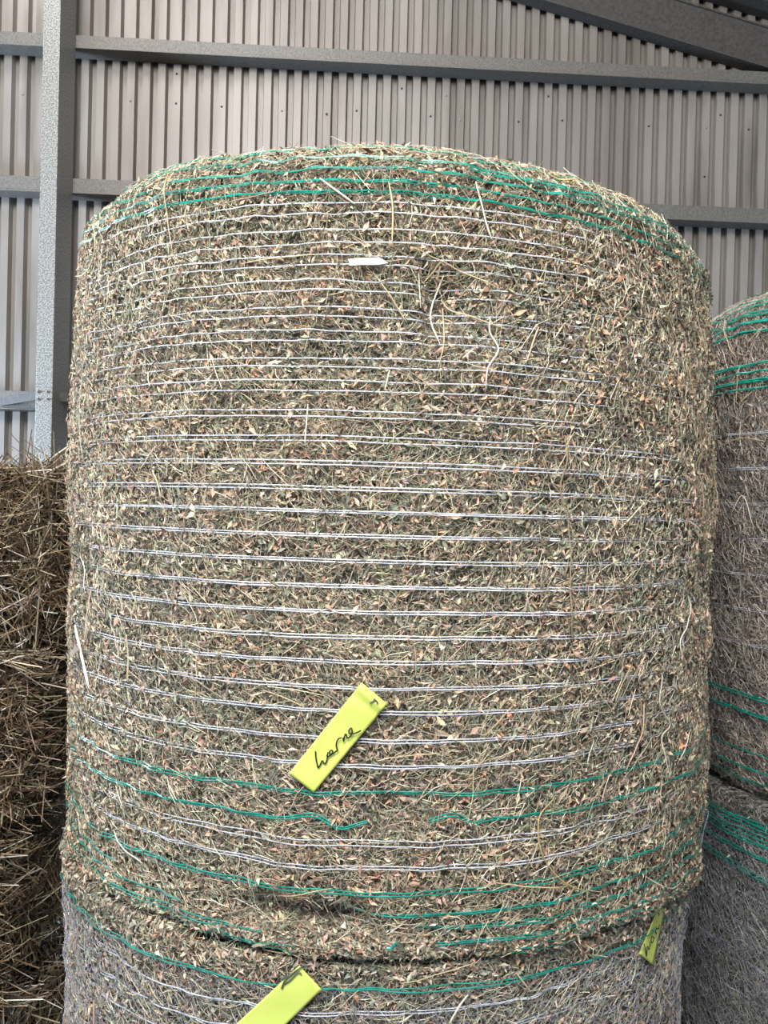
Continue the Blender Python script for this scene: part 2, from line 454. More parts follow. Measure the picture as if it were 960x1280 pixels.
def net_haze(b, parent, seed, th0, th1, hlo, hhi, step=0.035, per=0.03, rad=0.00035, off=0.002, name='net_mesh'):
    """the fine knitted zigzag between the strands"""
    rng = np.random.default_rng(seed)
    Vs, Qs, n0 = [], [], 0
    h = hlo
    while h < hhi - step * 0.5:
        m = int((th1 - th0) * b.R / per)
        for half in (0, 1):
            k = np.arange(m * 6); fr = k / 6.0
            z = np.abs(((fr + half) % 2) - 1)
            th = th0 + (fr + rng.normal(0, 0.05)) * per / b.R
            hh = h + z * step + rng.normal(0, 0.0015, len(k)) + 0.006 * b.n2(th / (2 * pi), np.full(len(k), (h * 3.7) % 1.0)) + 0.003 * b.n3(th / (2 * pi), np.full(len(k), 0.4))
            o = off + 0.005 * b.n4(th / (2 * pi), np.full(len(k), (h % 1.0)))
            P, N, T = b.surf(th, b.s_of_h(hh), o)
            V, Q = tube_np(P, rad, 3, 0.6, N)
            Vs.append(V); Qs.append(Q + n0); n0 += len(V)
        h += step * rng.uniform(0.7, 1.3)
    o = mesh_np(name, np.vstack(Vs), [np.vstack(Qs)], MAT['haze_net'], parent)
    o['kind'] = 'stuff'
    return o

# ================================================================== THE SHED
WY = 4.38                       # wall depth at X = 0; it runs slightly away to the right
KW = 0.053
def wall_tf(V):
    V = V.copy(); x, y, z = V[:, 0].copy(), V[:, 1].copy(), V[:, 2]
    V[:, 1] = y + WY + KW * x
    return V
# corrugated cladding: local y = 0 is the crest nearest the camera
def sheet(x0, x1, z0, z1, pitch=0.0762, dep=0.034):
    prof = [(0.0, 0.0), (0.037, 0.0), (0.044, dep), (0.069, dep)]
    n = int((x1 - x0) / pitch)
    px = []
    for i in range(n + 1):
        for a, b_ in prof: px.append((x0 + i * pitch + a, b_))
    px = np.array(px); m = len(px)
    zs = np.array([z0, z1])
    V = np.vstack([np.column_stack([px, np.full(m, z)]) for z in zs] + [np.column_stack([px + [0, 0.0012], np.full(m, z)]) for z in zs[::-1]])
    i = np.arange(m - 1)
    Q = np.vstack([np.stack([i, i + 1, i + 1 + m, i + m], 1), np.stack([i + 2 * m, i + 1 + 2 * m, i + 1 + 3 * m, i + 3 * m], 1)])
    return V, Q
wl = MB(); wl.add(*sheet(-6.0, 6.0, 0.0, 6.6))
wall = wl.build('wall_back', MAT['sheet'], M3=wall_tf); tag(wall, kind='structure')

fl = MB(); fl.box((-14, -22, -0.15), (14, 9, 0.0))
tag(fl.build('floor', MAT['ground']), kind='structure')

# roof: slopes down to the right, carried by the rafter; the shed's front is open
def zroof(x): return 4.58 - 0.283 * (x - 1.9)
rf = MB()
RP = 0.2
xs = np.arange(-3.0, 6.2, 0.4)
Pp = [(x, -5.0, zroof(x) + 0.12) for x in xs] + [(x, -5.0, zroof(x) + 0.15) for x in xs[::-1]]
rf.prism(Pp, (0, 10.2, 0))
Pp = [(x, -5.0, zroof(-3) + 0.12 - 0.283 * (-3 - x)) for x in (-9.0, -3.0)] + [(x, -5.0, zroof(-3) + 0.15 - 0.283 * (-3 - x)) for x in (-3.0, -9.0)]
rf.prism(Pp, (0, 10.2, 0))
tag(rf.build('ceiling', MAT['roof']), kind='structure')
# side wall of the shed on the left and the right, both out of the picture
sw = MB(); sw.box((-9.05, -5.0, 3.1), (6.0, -4.95, 7.4)); tag(sw.build('wall_front_sky_cut', MAT['roof']), kind='structure')  # unseen header, added to keep sky light off the upper back wall
sw = MB(); sw.box((-6.05, 1.5, 0), (-6.0, 5, 6.6)); tag(sw.build('wall_left', MAT['sheet']), kind='structure')
sw = MB(); sw.box((3.9, -5, 0), (3.95, 4.4, 4.2)); tag(sw.build('wall_right', MAT['roof']), kind='structure')

# girts (C section): web to the room, flanges back to the sheet
RD = 0.10
def girt(zt, hgt, label):
    g = MB()
    t = 0.004
    sec = [(-RD, zt - hgt), (-RD, zt), (0, zt), (0, zt - t), (-RD + t, zt - t), (-RD + t, zt - hgt + t), (0, zt - hgt + t), (0, zt - hgt)]
    g.prism([(-5.9, y, z) for y, z in sec], (11.8, 0, 0))
    # rolled lip along the bottom edge
    g.prism([(-5.9, -RD - 0.004, zt - hgt), (-5.9, -RD - 0.004, zt - hgt + 0.008), (-5.9, -RD + 0.0, zt - hgt + 0.010), (-5.9, -RD, zt - hgt)], (11.8, 0, 0))
    o = g.build('wall_girt', MAT['rail'], M3=wall_tf, bevel=0.0015)
    return tag(o, label, 'steel rail', 'horizontal steel girts across the back wall')
DR = WY - RD
g1 = (hz(64.5, DR), 0.066)
g2 = (hz(240, DR), 0.076)
g3 = (hz(503, DR) , 0.092)
girt(*g1, 'uppermost grey steel girt running across the top of the corrugated wall')
girt(*g2, 'middle grey steel girt passing behind the top of the tall round bale')
girt(*g3, 'lowest bright galvanised girt at the post, just above the straw bales')

# post: channel section standing in front of the girts
pr = empty('steel_post', (-1.63, 4.1, 0), 'upright speckled galvanised steel post standing at the left in front of the corrugated wall', 'post')
yb = WY + KW * -1.6 - RD - 0.002; yf = yb - 0.20
xl = float(on_plane_y([[48.5, 300]], yf)[0, 0]); xr = float(on_plane_y([[69.5, 300]], yf)[0, 0])
p = MB(); t = 0.004
p.prism([(xl, yb, 0), (xl, yf, 0), (xr, yf, 0), (xr, yb, 0), (xr - 0.02, yb, 0), (xr - 0.02, yb - t, 0), (xr - t, yb - t, 0), (xr - t, yf + t, 0), (xl + t, yf + t, 0), (xl + t, yb - t, 0), (xl + 0.02, yb - t, 0), (xl + 0.02, yb, 0)], (0, 0, 5.3))
p.build('column', MAT['galv'], pr, bevel=0.002)
zb = g3[0] - 0.045
for dx in (-0.022, 0.022):
    for dz in (0, -0.035):
        c = (xl + xr) / 2 + dx
        V, Q = tube_np([(c, yf + 0.002, zb + 0.0 + dz + 0.02), (c, yf - 0.006, zb + dz + 0.02)], 0.006, 8)
        mesh_np('bolt', V, [Q], MAT['dark'], pr)

# fly braces from the lowest girt to the post
def bar(p0, p1, w, th_):
    p0, p1 = np.array(p0, float), np.array(p1, float)
    V = []
    for q in (p0, p1):
        for dy, dz in ((-th_ / 2, -w / 2), (th_ / 2, -w / 2), (th_ / 2, w / 2), (-th_ / 2, w / 2)): V.append(q + [0, dy, dz])
    b_ = MB(); b_.add(V, [[0, 1, 5, 4], [1, 2, 6, 5], [2, 3, 7, 6], [3, 0, 4, 7], [3, 2, 1, 0], [4, 5, 6, 7]])
    return b_
yg = WY + KW * -1.7 - RD
b1 = bar((xl + 0.01, yf + 0.05, zb + 0.012), (-1.90, yg - 0.012, zb - 0.012), 0.04, 0.008)
tag(b1.build('fly_brace', MAT['beam']), 'dark flat steel brace from the left side of the post to the lowest girt', 'brace')
b2 = bar((xr - 0.003, yf + 0.09, zb + 0.012), (xr + 0.20, yb - 0.012, zb + 0.006), 0.045, 0.008)
tag(b2.build('fly_brace', MAT['beam']), 'short dark steel brace on the right side of the post, ending behind the round bale', 'brace')

# rafter along the gable: bottom flange and web
ra = empty('roof_rafter', (1.9, 4.2, 4.04), 'big dull grey steel rafter sloping down across the top right corner', 'beam')
yr0 = -0.088
A = on_plane_y([[678, 0]], WY - 0.045)[0]; B_ = on_plane_y([[960, 84]], WY + 0.012)[0]
sl = (B_[2] - A[2]) / (B_[0] - A[0])
def zr(x): return A[2] + sl * (x - A[0])
x0, x1 = -3.0, 5.6
f_ = MB()
f_.prism([(x0, yr0, zr(x0)), (x0, -0.002, zr(x0)), (x0, -0.002, zr(x0) + 0.010), (x0, yr0, zr(x0) + 0.010)], (x1 - x0, 0, zr(x1) - zr(x0)))
f_.build('bottom_flange', MAT['beam'], ra, M3=wall_tf)
f_ = MB()
f_.prism([(x0, yr0 + 0.012, zr(x0) + 0.010), (x0, yr0 + 0.020, zr(x0) + 0.010), (x0, yr0 + 0.020, zr(x0) + 0.205), (x0, yr0 + 0.012, zr(x0) + 0.205)], (x1 - x0, 0, zr(x1) - zr(x0)))
f_.build('web', MAT['beam'], ra, M3=wall_tf)
f_ = MB()
f_.prism([(x0, yr0 + 0.002, zr(x0) + 0.205), (x0, yr0 + 0.04, zr(x0) + 0.205), (x0, yr0 + 0.04, zr(x0) + 0.213), (x0, yr0 + 0.002, zr(x0) + 0.213)], (x1 - x0, 0, zr(x1) - zr(x0)))
f_.build('top_flange', MAT['beam'], ra, M3=wall_tf)
# cleat and sloping trim above the rafter
cl = MB(); cx_ = float(on_plane_y([[912, 10]], WY - 0.14)[0, 0]); zc = zr(cx_) + 0.17
cl.prism([(cx_ - 0.03, -0.19, zc + 0.2), (cx_ + 0.035, -0.19, zc + 0.2), (cx_ + 0.07, -0.19, zc + 0.06), (cx_ + 0.03, -0.19, zc + 0.055)], (0, 0.012, 0))
tag(cl.build('purlin_cleat', MAT['dark'], M3=wall_tf, bevel=0.001), 'small dark steel cleat standing above the rafter in the top right corner', 'bracket')
tr = MB()
tr.prism([(x0, -0.14, zr(x0) + 0.30), (x0, -0.004, zr(x0) + 0.30), (x0, -0.004, zr(x0) + 0.38), (x0, -0.14, zr(x0) + 0.38)], (x1 - x0, 0, zr(x1) - zr(x0)))
tag(tr.build('roof_edge_bar', MAT['beam'], M3=wall_tf), 'dark sloping bar above the rafter, at the very top right corner', 'beam')
# screws in the wall sheets
scr = [(157, 126), (214, 92), (213, 129), (270, 133), (344, 138), (401, 142), (400, 143), (508, 111), (582, 150), (640, 152), (707, 151), (814, 158), (883, 160), (901, 144), (934, 162), (879, 221), (21, 118), (694, 121), (437, 138), (530, 145), (560, 120)]
for q, (a, b_) in enumerate(scr):
    P0 = on_plane_y([[a, b_]], WY)[0]
    d = ray([[a, b_]])[0]
    tt = WY / (d[1] - KW * d[0]); P0 = C0 + d * tt
    # sit on the nearest crest
    k = round((P0[0] + 6.0 - 0.017) / 0.0762); xx = -6.0 + k * 0.0762 + 0.017
    yy = WY + KW * xx
    V, Q = tube_np([(xx, yy + 0.001, P0[2]), (xx, yy - 0.003, P0[2]), (xx, yy - 0.0055, P0[2])], np.array([0.0055, 0.0055, 0.003]), 6)
    o = mesh_np('cladding_screw', V, [Q, np.array([[12, 13, 14, 15, 16, 17]])], MAT['dark'] if q % 4 else MAT['galv'], wall)

# ================================================================== ROUND BALES
main = Bale(0.015, 2.0, 1.138, 0.708, 1.270, 0.075, 0.006, 11, bulge=0.030, bb=0.014, dip=True, shear=(0.017, -0.017), dents=(
    (0.10, 1.025, 0.035, 0.05, 0.026), (0.36, 0.59, 0.012, 0.22, 0.012), (0.0, 0.23, 0.02, 0.025, 0.022),
    (-0.24, 0.065, 0.10, 0.022, 0.035), (0.07, 0.99, 0.012, 0.12, 0.010), (-0.10, 0.060, 0.05, 0.02, 0.03)))
low = Bale(0.0, 2.0, 0.0, 0.680, 1.124, 0.006, 0.05, 31, dip=True, bb=0.003, bulge=-0.010, shear=(0.017, 0.017), amp=0.8)
rup = Bale(1.53, 2.28, 1.165, 0.71, 1.225, 0.10, 0.05, 51, bulge=0.03, shear=(0, -0.001))
rlo = Bale(1.545, 2.27, 0.0, 0.71, 1.148, 0.01, 0.05, 71, bulge=0.006)

E = {}
E['main'] = empty('round_bale', (main.cx, main.cy, main.z0), 'large round bale of leafy hay on end in the centre, wearing the whole yellow tag', 'hay bale', 'round hay bales stacked on end')
E['low'] = empty('round_bale', (low.cx, low.cy, 0), 'net-wrapped round hay bale underneath the big central bale, at the bottom edge', 'hay bale', 'round hay bales stacked on end')
E['rup'] = empty('round_bale', (rup.cx, rup.cy, rup.z0), 'upper straw-coloured round bale at the right edge, beside the big central bale', 'hay bale', 'round hay bales stacked on end')
E['rlo'] = empty('round_bale', (rlo.cx, rlo.cy, 0), 'shadowed bluish round bale at the lower right corner, under the right-hand bale', 'hay bale', 'round hay bales stacked on end')

for k_, (a_, b_) in dict(main=(1.0, 9), rup=(1.163, 9), low=(0.0, 1.146), rlo=(0.0, 1.1625)).items(): LIM[E[k_].name] = {'z_press': (a_, b_), **({'x_min': -0.729} if k_ in ('main', 'low') else {})}
main.core('bale_body', MAT['core'], E['main'])
fill_hay(main, E['main'], 1, 250000, 90000, -2.0, 2.0, seam=0)
low.core('bale_body', MAT['core'], E['low'])
fill_hay(low, E['low'], 2, 60000, 26000, -1.9, 1.9, h0=0.70, seam=1, mat=MAT['lowhay'])
rup.core('bale_body', MAT['core'], E['rup'])
rlo.core('bale_body', MAT['core'], E['rlo'])
fill_hay(rup, E['rup'], 3, 26000, 80000, -1.75, 0.5, edge=1.0, seam=0, pal=GRS, pw=GRSW, spal=GRS, spw=GRSW, size=1.05)
fill_hay(rlo, E['rlo'], 4, 26000, 60000, -1.75, 0.5, h0=0.45, edge=1.0, seam=1, mat=MAT['shadehay'], pal=GRS, pw=GRSW, spal=GRS, spw=GRSW, size=1.0)

def put_strand(b, parent, h, green, seed, segs=None, pair=0.0, **kw):
    """one run of the net wrap: one or two parallel tapes"""
    for (a, c) in (segs or [(-pi, pi)]):
        Vs, Qs, n0 = [], [], 0
        for q, dh in enumerate((0,) if pair == 0 else (-pair / 2, pair / 2)):
            V, Q = b.strand(h + dh, None, None, seed * 31 + q * 5, th0=a, th1=c, **kw)
            Vs.append(V); Qs.append(Q + n0); n0 += len(V)
        o = mesh_np('net_strand', np.vstack(Vs), [np.vstack(Qs)], MAT['green_net'] if green else MAT['white_net'], parent)
        if green: o['label'] = 'green net strand'

def h_of(b, y):                 # height on the bale's side of the strand seen at row y in the middle of the frame
    th, h = b.from_px([[480, y]])
    return float(h[0])
# the rounded rim lies further back, so its strands are found by marching the profile
def h_rim(b, y, th=-0.02):
    S = np.linspace(b.s_of_h(b.H * 0.6), b.S[-1] - 0.3, 2500)
    P, _, _ = b.surf(np.full(len(S), th), S, 0.0)
    q = (P - C0) @ Rm
    py = 640 - F * q[:, 1] / q[:, 2]
    k = int(np.argmin(np.abs(py - y) + (S > S[np.argmin(py)]) * 1000))
    return float(np.interp(S[k], b.ss, b.hs))

def fade_right(lim=0.10, amt=0.006):
    return lambda th: -amt * (1 / (1 + np.exp(-(th - lim) / 0.03)))
sd = 100
for y in (188, 199, 213, 227, 241):
    sd += 1
    put_strand(main, E['main'], h_rim(main, y), True, sd, fade=0.002, rad=0.0011, off=0.0045, sink=0.003, pair=0.002, sag=0.0012, dev=lambda th: -0.010 * np.sin(th))
    if y in (199,):
        put_strand(main, E['main'], h_rim(main, y) - 0.006, True, sd + 50, segs=[(0.15, 1.3)], fade=0.002, rad=0.0013, off=0.0045, sink=0.0035, pair=0.002, dev=lambda th: -0.010 * np.sin(th))
for y in (254, 268, 288, 302, 319, 331, 352, 364, 385, 396, 414, 426, 447, 458, 476, 489, 514, 522):
    sd += 1
    tw = fade_right(0.07 + 0.02 * math.sin(sd), 0.0042) if 325 < y < 440 else (fade_right(0.5, 0.004) if y < 530 else None)
    put_strand(main, E['main'], h_rim(main, y) if y < 290 else h_of(main, y), False, sd, rad=0.0009, off=0.0048, sink=0.0022, tw=tw)
for y, pr_ in ((550, .0075), (580, .0065), (612, .0055), (641, .0035), (671, .004), (703, .004), (735, .0035), (767, .0038), (798, .004), (829, .004), (861, .0038), (891, .004), (926, .0045), (958, .0045), (1055, .0075), (1086, .0045)):
    sd += 1
    put_strand(main, E['main'], h_of(main, y), False, sd, pair=pr_, rad=0.00095, off=0.0046, sink=0.0028, sag=0.001)
gk = dict(fade=0.002, rad=0.0013, off=0.0046, sink=0.0035, sag=0.0012)
put_strand(main, E['main'], h_of(main, 993), True, 301, pair=.0042, **gk)
def dev1(th):
    return -0.012 * np.exp(-((th + 0.10) / 0.035) ** 2) + 0.010 * np.exp(-((th + 0.16) / 0.05) ** 2) + 0.012 * np.exp(-((th - 0.14) / 0.04) ** 2) - 0.008 * np.exp(-((th - 0.19) / 0.02) ** 2)
put_strand(main, E['main'], h_of(main, 1029), True, 302, segs=[(-pi, -0.04), (0.09, pi)], pair=.0035, dev=dev1, **gk)
put_strand(main, E['main'], h_of(main, 1117), True, 303, pair=.0050, **gk)
put_strand(main, E['main'], h_of(main, 1147), True, 304, segs=[(-pi, -0.75), (-0.12, pi)], pair=.0025, **gk)
put_strand(main, E['main'], h_of(main, 1166), True, 305, segs=[(-pi, -0.5), (0.07, pi)], pair=.0028, **gk)
gl = dict(fade=0.001, rad=0.0013, off=0.0065, sink=0.0030, sag=0.003)
put_strand(main, E['main'], h_of(main, 1184), True, 311, segs=[(-1.5, -0.28), (0.12, 1.6)], pair=.006, **gl)
put_strand(main, E['main'], h_of(main, 1197), True, 312, segs=[(-1.5, -0.20), (0.30, 1.6)], pair=.006, **gl)
put_strand(main, E['main'], h_of(main, 1209), True, 314, segs=[(-1.6, -0.32)], pair=.004, **gl)
put_strand(low, E['low'], h_of(low, 1234), True, 313, pair=.0035, **gl)
for q, y in enumerate((1264, 1296, 1330, 1365, 1400)):
    put_strand(low, E['low'], h_of(low, y), False, 320 + q, pair=.003, rad=0.001, off=0.0036, sink=0.004, sag=0.002, fade=0.012)
net_haze(main, E['main'], 401, -1.6, 1.6, 0.14, 1.02, step=0.037, rad=0.00022, off=-0.0005)
net_haze(low, E['low'], 402, -1.6, 1.6, 0.60, 1.08, step=0.018, per=0.016, rad=0.00042, off=0.004)
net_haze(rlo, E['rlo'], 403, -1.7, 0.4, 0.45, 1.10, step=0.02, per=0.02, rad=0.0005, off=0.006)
net_haze(rup, E['rup'], 404, -1.7, 0.4, 0.15, 0.95, step=0.03, per=0.03, rad=0.0003, off=0.001)

def r_h(b, y, x=950):
    th, h = b.from_px([[x, y]]); return float(h[0])
for q, (y, pr_) in enumerate(((352, .003), (377, .008), (391, .004), (401, .005), (412, .002), (453, .004), (464, 0), (474, .003), (484, 0))):
    put_strand(rup, E['rup'], r_h(rup, y), True, 500 + q, pair=pr_, fade=0.0, rad=0.0022, off=0.0085, sink=0.003, sag=0.003)
for q, y in enumerate((540, 585, 630, 675, 720, 765, 808)):
    put_strand(rup, E['rup'], r_h(rup, y), False, 520 + q, pair=.004, fade=0.0, rad=0.0008, off=0.0015, sink=0.004)
for q, (y, pr_) in enumerate(((874, .006), (895, .005), (946, .003), (968, .003), (983, .003), (1003, .003))):
    put_strand(rup, E['rup'], r_h(rup, y), True, 540 + q, pair=pr_, fade=0.0, rad=0.0020 if q < 2 else .0014, off=0.0075, sink=0.003, sag=0.002)
for q, (y, pr_) in enumerate(((1030, .010), (1037, .008), (1046, .009), (1056, .004), (1072, .004), (1096, .006))):
    put_strand(rlo, E['rlo'], min(r_h(rlo, y), 1.140), True, 560 + q, pair=pr_, fade=0.0, rad=0.0016, off=0.0085, sink=0.003, sag=0.005 if q < 3 else 0.002)
for q, y in enumerate((1130, 1170, 1215, 1260)):
    put_strand(rlo, E['rlo'], r_h(rlo, y), False, 580 + q, pair=.003, fade=0.0, rad=0.0007, off=0.001, sink=0.004)

# ------------------------------------------------------------------ single stalks that stand out
def smooth_path(P, k=6):
    P = np.asarray(P, float)
    if len(P) < 3:
        t = np.linspace(0, 1, k)[:, None]; return P[0] * (1 - t) + P[-1] * t
    out = []
    Q = np.vstack([2 * P[0] - P[1], P, 2 * P[-1] - P[-2]])
    for i in range(1, len(Q) - 2):
        for t in np.linspace(0, 1, k, endpoint=False):
            out.append(0.5 * ((2 * Q[i]) + (-Q[i - 1] + Q[i + 1]) * t + (2 * Q[i - 1] - 5 * Q[i] + 4 * Q[i + 1] - Q[i + 2]) * t * t + (-Q[i - 1] + 3 * Q[i] - 3 * Q[i + 1] + Q[i + 2]) * t ** 3))
    out.append(P[-1]); return np.array(out)

TAN, WHT, PNK, YEL, GRY = (190, 172, 138), (224, 216, 198), (204, 172, 150), (186, 166, 112), (150, 134, 112)
def stray(b, parent, px, w, col, off=0.008, flat=0.5, name='stray_stalk', straight=False):
    pp = smooth_path(px, 7)
    P, N, T = b.at_px(pp, off)
    m = len(P)
    if straight: P = P[0] + np.linspace(0, 1, m)[:, None] * (P[-1] - P[0])
    r = w / 2 * np.interp(np.linspace(0, 1, m), [0, 0.12, 0.85, 1], [0.6, 1, 1, 0.35])
    V, Q = tube_np(P, r, 6, flat, N)
    c = np.tile(lin(col), (len(V), 1))
    return mesh_np(name, V, [Q], MAT['stray'], parent, c, smooth=True)
mm = 0.001
SM = [
    ([(108, 281), (116, 300), (112, 325), (104, 343), (95, 347)], 4, TAN), ([(201, 220), (204, 260), (213, 320)], 2.2, TAN),
    ([(398, 222), (418, 236), (441, 252)], 3.0, WHT), ([(486, 228), (491, 262), (490, 306)], 3.0, TAN), ([(597, 226), (604, 258), (615, 299)], 2.8, WHT),
    ([(557, 340), (541, 388), (551, 429)], 2.8, WHT), ([(552, 330), (549, 346)], 2.6, TAN), ([(557, 379), (556, 427), (548, 460)], 2.0, TAN),
    ([(514, 309), (553, 324), (626, 361)], 1.8, TAN), ([(555, 368), (567, 383), (594, 395), (634, 411)], 2.2, TAN), ([(470, 345), (489, 371), (508, 401)], 2.2, TAN),
    ([(524, 340), (527, 382)], 2.0, WHT), ([(615, 394), (614, 414), (623, 437), (608, 462), (606, 490)], 3.4, (196, 192, 184)), ([(553, 325), (530, 350)], 1.8, TAN),
    ([(592, 436), (578, 448)], 2.0, WHT), ([(487, 462), (481, 486)], 2.2, WHT), ([(704, 545), (706, 575), (700, 608), (706, 640)], 3.0, GRY), ([(709, 640), (712, 690), (708, 740), (710, 800)], 2.6, GRY),
    ([(717, 540), (706, 556), (704, 568)], 2.2, TAN), ([(744, 585), (760, 610), (770, 640)], 2.0, WHT), ([(684, 622), (656, 644)], 2.0, TAN), ([(562, 663), (520, 694)], 1.8, TAN),
    ([(836, 383), (846, 402), (854, 426)], 2.6, TAN), ([(859, 458), (865, 496)], 2.6, TAN), ([(880, 361), (883, 400), (885, 444)], 2.8, TAN), ([(872, 523), (874, 573), (868, 656)], 3.4, GRY),
    ([(886, 566), (889, 616), (888, 663)], 2.8, TAN), ([(856, 651), (868, 664), (881, 679)], 3, WHT), ([(831, 475), (835, 505), (834, 530)], 2.6, (170, 170, 140)),
    ([(755, 380), (741, 410), (738, 445)], 2.4, (150, 152, 118)), ([(676, 408), (668, 428), (660, 450)], 3.0, PNK),
    ([(861, 745), (862, 760), (857, 776), (847, 800), (849, 825)], 3.4, WHT), ([(824, 841), (821, 878), (835, 904), (827, 923), (833, 969)], 3.4, (214, 206, 188)),
    ([(801, 878), (799, 918), (784, 963)], 3.6, PNK), ([(782, 829), (768, 878)], 2.6, TAN), ([(857, 910), (846, 951)], 2.4, WHT), ([(809, 1095), (832, 1109), (857, 1118)], 2.4, WHT),
    ([(883, 1012), (883, 1042), (874, 1058)], 3.0, (190, 200, 206)), ([(692, 996), (672, 1026), (675, 1066), (703, 1101), (740, 1117)], 2.4, YEL), ([(616, 1100), (655, 1107), (707, 1107)], 2.6, TAN),
    ([(136, 1039), (149, 1064), (172, 1081)], 3.2, WHT), ([(163, 793), (163, 820), (162, 852)], 4.4, TAN), ([(115, 738), (113, 770), (114, 800)], 2.8, PNK), ([(101, 695), (106, 715), (109, 738)], 2.6, WHT),
    ([(146, 658), (147, 680), (150, 698)], 2.0, TAN), ([(180, 585), (192, 571), (204, 557)], 2.8, PNK), ([(196, 588), (202, 604), (204, 622)], 3.0, (200, 192, 160)), ([(112, 440), (105, 500), (106, 545), (109, 577)], 2.2, (180, 176, 150)),
    ([(119, 640), (112, 690)], 2.0, GRY), ([(385, 505), (383, 555)], 2.2, WHT), ([(180, 430), (182, 468)], 2.4, GRY), ([(214, 980), (222, 1000)], 2.4, WHT), ([(200, 1005), (197, 1035)], 3.4, TAN),
    ([(255, 930), (249, 965)], 2.0, GRY), ([(300, 330), (340, 322), (400, 318)], 1.8, TAN), ([(240, 262), (300, 248), (352, 232)], 2.0, GRY),
    ([(700, 215), (738, 222)], 3.4, (210, 180, 120)), ([(300, 1130), (350, 1122), (420, 1108)], 1.8, TAN), ([(260, 1150), (330, 1140), (370, 1128)], 2.0, GRY),
    ([(330, 1140), (370, 1160), (400, 1175)], 1.8, GRY), ([(450, 1142), (468, 1160), (476, 1185)], 2.2, GRY), ([(436, 1136), (470, 1152), (486, 1178)], 1.6, GRY), ([(610, 940), (585, 970)], 1.8, TAN),
    ([(480, 945), (550, 940)], 1.8, TAN), ([(640, 880), (604, 920)], 1.8, TAN), ([(330, 862), (380, 882)], 2.0, TAN), ([(700, 1050), (724, 1034)], 2.2, (190, 196, 160)), ([(742, 925), (735, 955)], 2.2, WHT),
]
for px, w, c in SM: stray(main, E['main'], px, w * mm * 1.0, c)
LM = [([(581, 1236), (570, 1252), (559, 1272)], 3.6, WHT), ([(104, 1166), (97, 1200)], 3.0, (200, 180, 140)), ([(112, 1170), (104, 1205)], 2.2, TAN), ([(129, 1245), (127, 1280)], 5, PNK),
      ([(330, 1182), (400, 1196), (410, 1170)], 1.8, TAN), ([(500, 1222), (540, 1212), (590, 1200)], 1.8, TAN), ([(640, 1210), (656, 1232)], 2.4, TAN), ([(96, 1232), (88, 1244)], 3, (190, 186, 176)), ([(843, 1118), (847, 1140), (850, 1160)], 3.0, (190, 200, 206))]
for px, w, c in LM: stray(low, E['low'], px, w * mm, c, off=0.012)
RMk = [([(896, 401), (908, 424), (921, 447)], 2.6, TAN), ([(925, 459), (923, 480), (921, 504)], 3, TAN), ([(904, 491), (909, 511)], 2.4, GRY), ([(918, 640), (930, 620), (944, 660)], 2.6, WHT), ([(905, 690), (930, 668)], 2.0, TAN),
       ([(940, 490), (925, 504)], 3.0, TAN), ([(935, 430), (950, 408)], 2.0, TAN), ([(900, 560), (930, 548), (958, 552)], 2.2, TAN), ([(896, 640), (900, 662)], 2.6, WHT)]
for px, w, c in RMk: stray(rup, E['rup'], px, w * mm, c, off=0.010)

# flat white husk, the white stick with a scrap of husk across it
def flat_piece(b, parent, quad, off, col, name, nu=8, nv=4):
    q = np.array(quad, float); u = np.linspace(0, 1, nu); v = np.linspace(0, 1, nv)
    U, Vv = np.meshgrid(u, v, indexing='ij')
    px = ((1 - U) * (1 - Vv))[..., None] * q[0] + (U * (1 - Vv))[..., None] * q[1] + (U * Vv)[..., None] * q[2] + ((1 - U) * Vv)[..., None] * q[3]
    P, N, T = b.at_px(px.reshape(-1, 2), off)
    c = P.mean(0)
    P2 = P + N * 0.0012
    n = nu * nv
    i = np.arange(nu - 1)[:, None]; j = np.arange(nv - 1)[None, :]
    Q = np.stack([i * nv + j, (i + 1) * nv + j, (i + 1) * nv + j + 1, i * nv + j + 1], -1).reshape(-1, 4)
    V = np.vstack([P, P2])
    return mesh_np(name, V, [Q[:, ::-1], Q + n], MAT['stray'], parent, np.tile(lin(col), (2 * n, 1)), smooth=True)
flat_piece(main, E['main'], [(436, 326), (474, 321), (485, 329), (438, 334)], 0.009, (240, 234, 224), 'husk')
stray(main, E['main'], [(101, 781), (111, 818), (122, 859)], 0.0075, (236, 230, 218), off=0.016, flat=0.6, straight=True)
flat_piece(main, E['main'], [(97, 816), (106, 804), (111, 811), (101, 822)], 0.016, (150, 134, 116), 'husk')
# snapped green tape end at the joint
V, Q = tube_np(main.at_px(smooth_path([(497, 1178), (490, 1186), (483, 1196)]), 0.012)[0], 0.0022, 5, 0.4)
o = mesh_np('net_strand', V, [Q], MAT['green_net'], E['main']); o['label'] = 'snapped green net strand end'

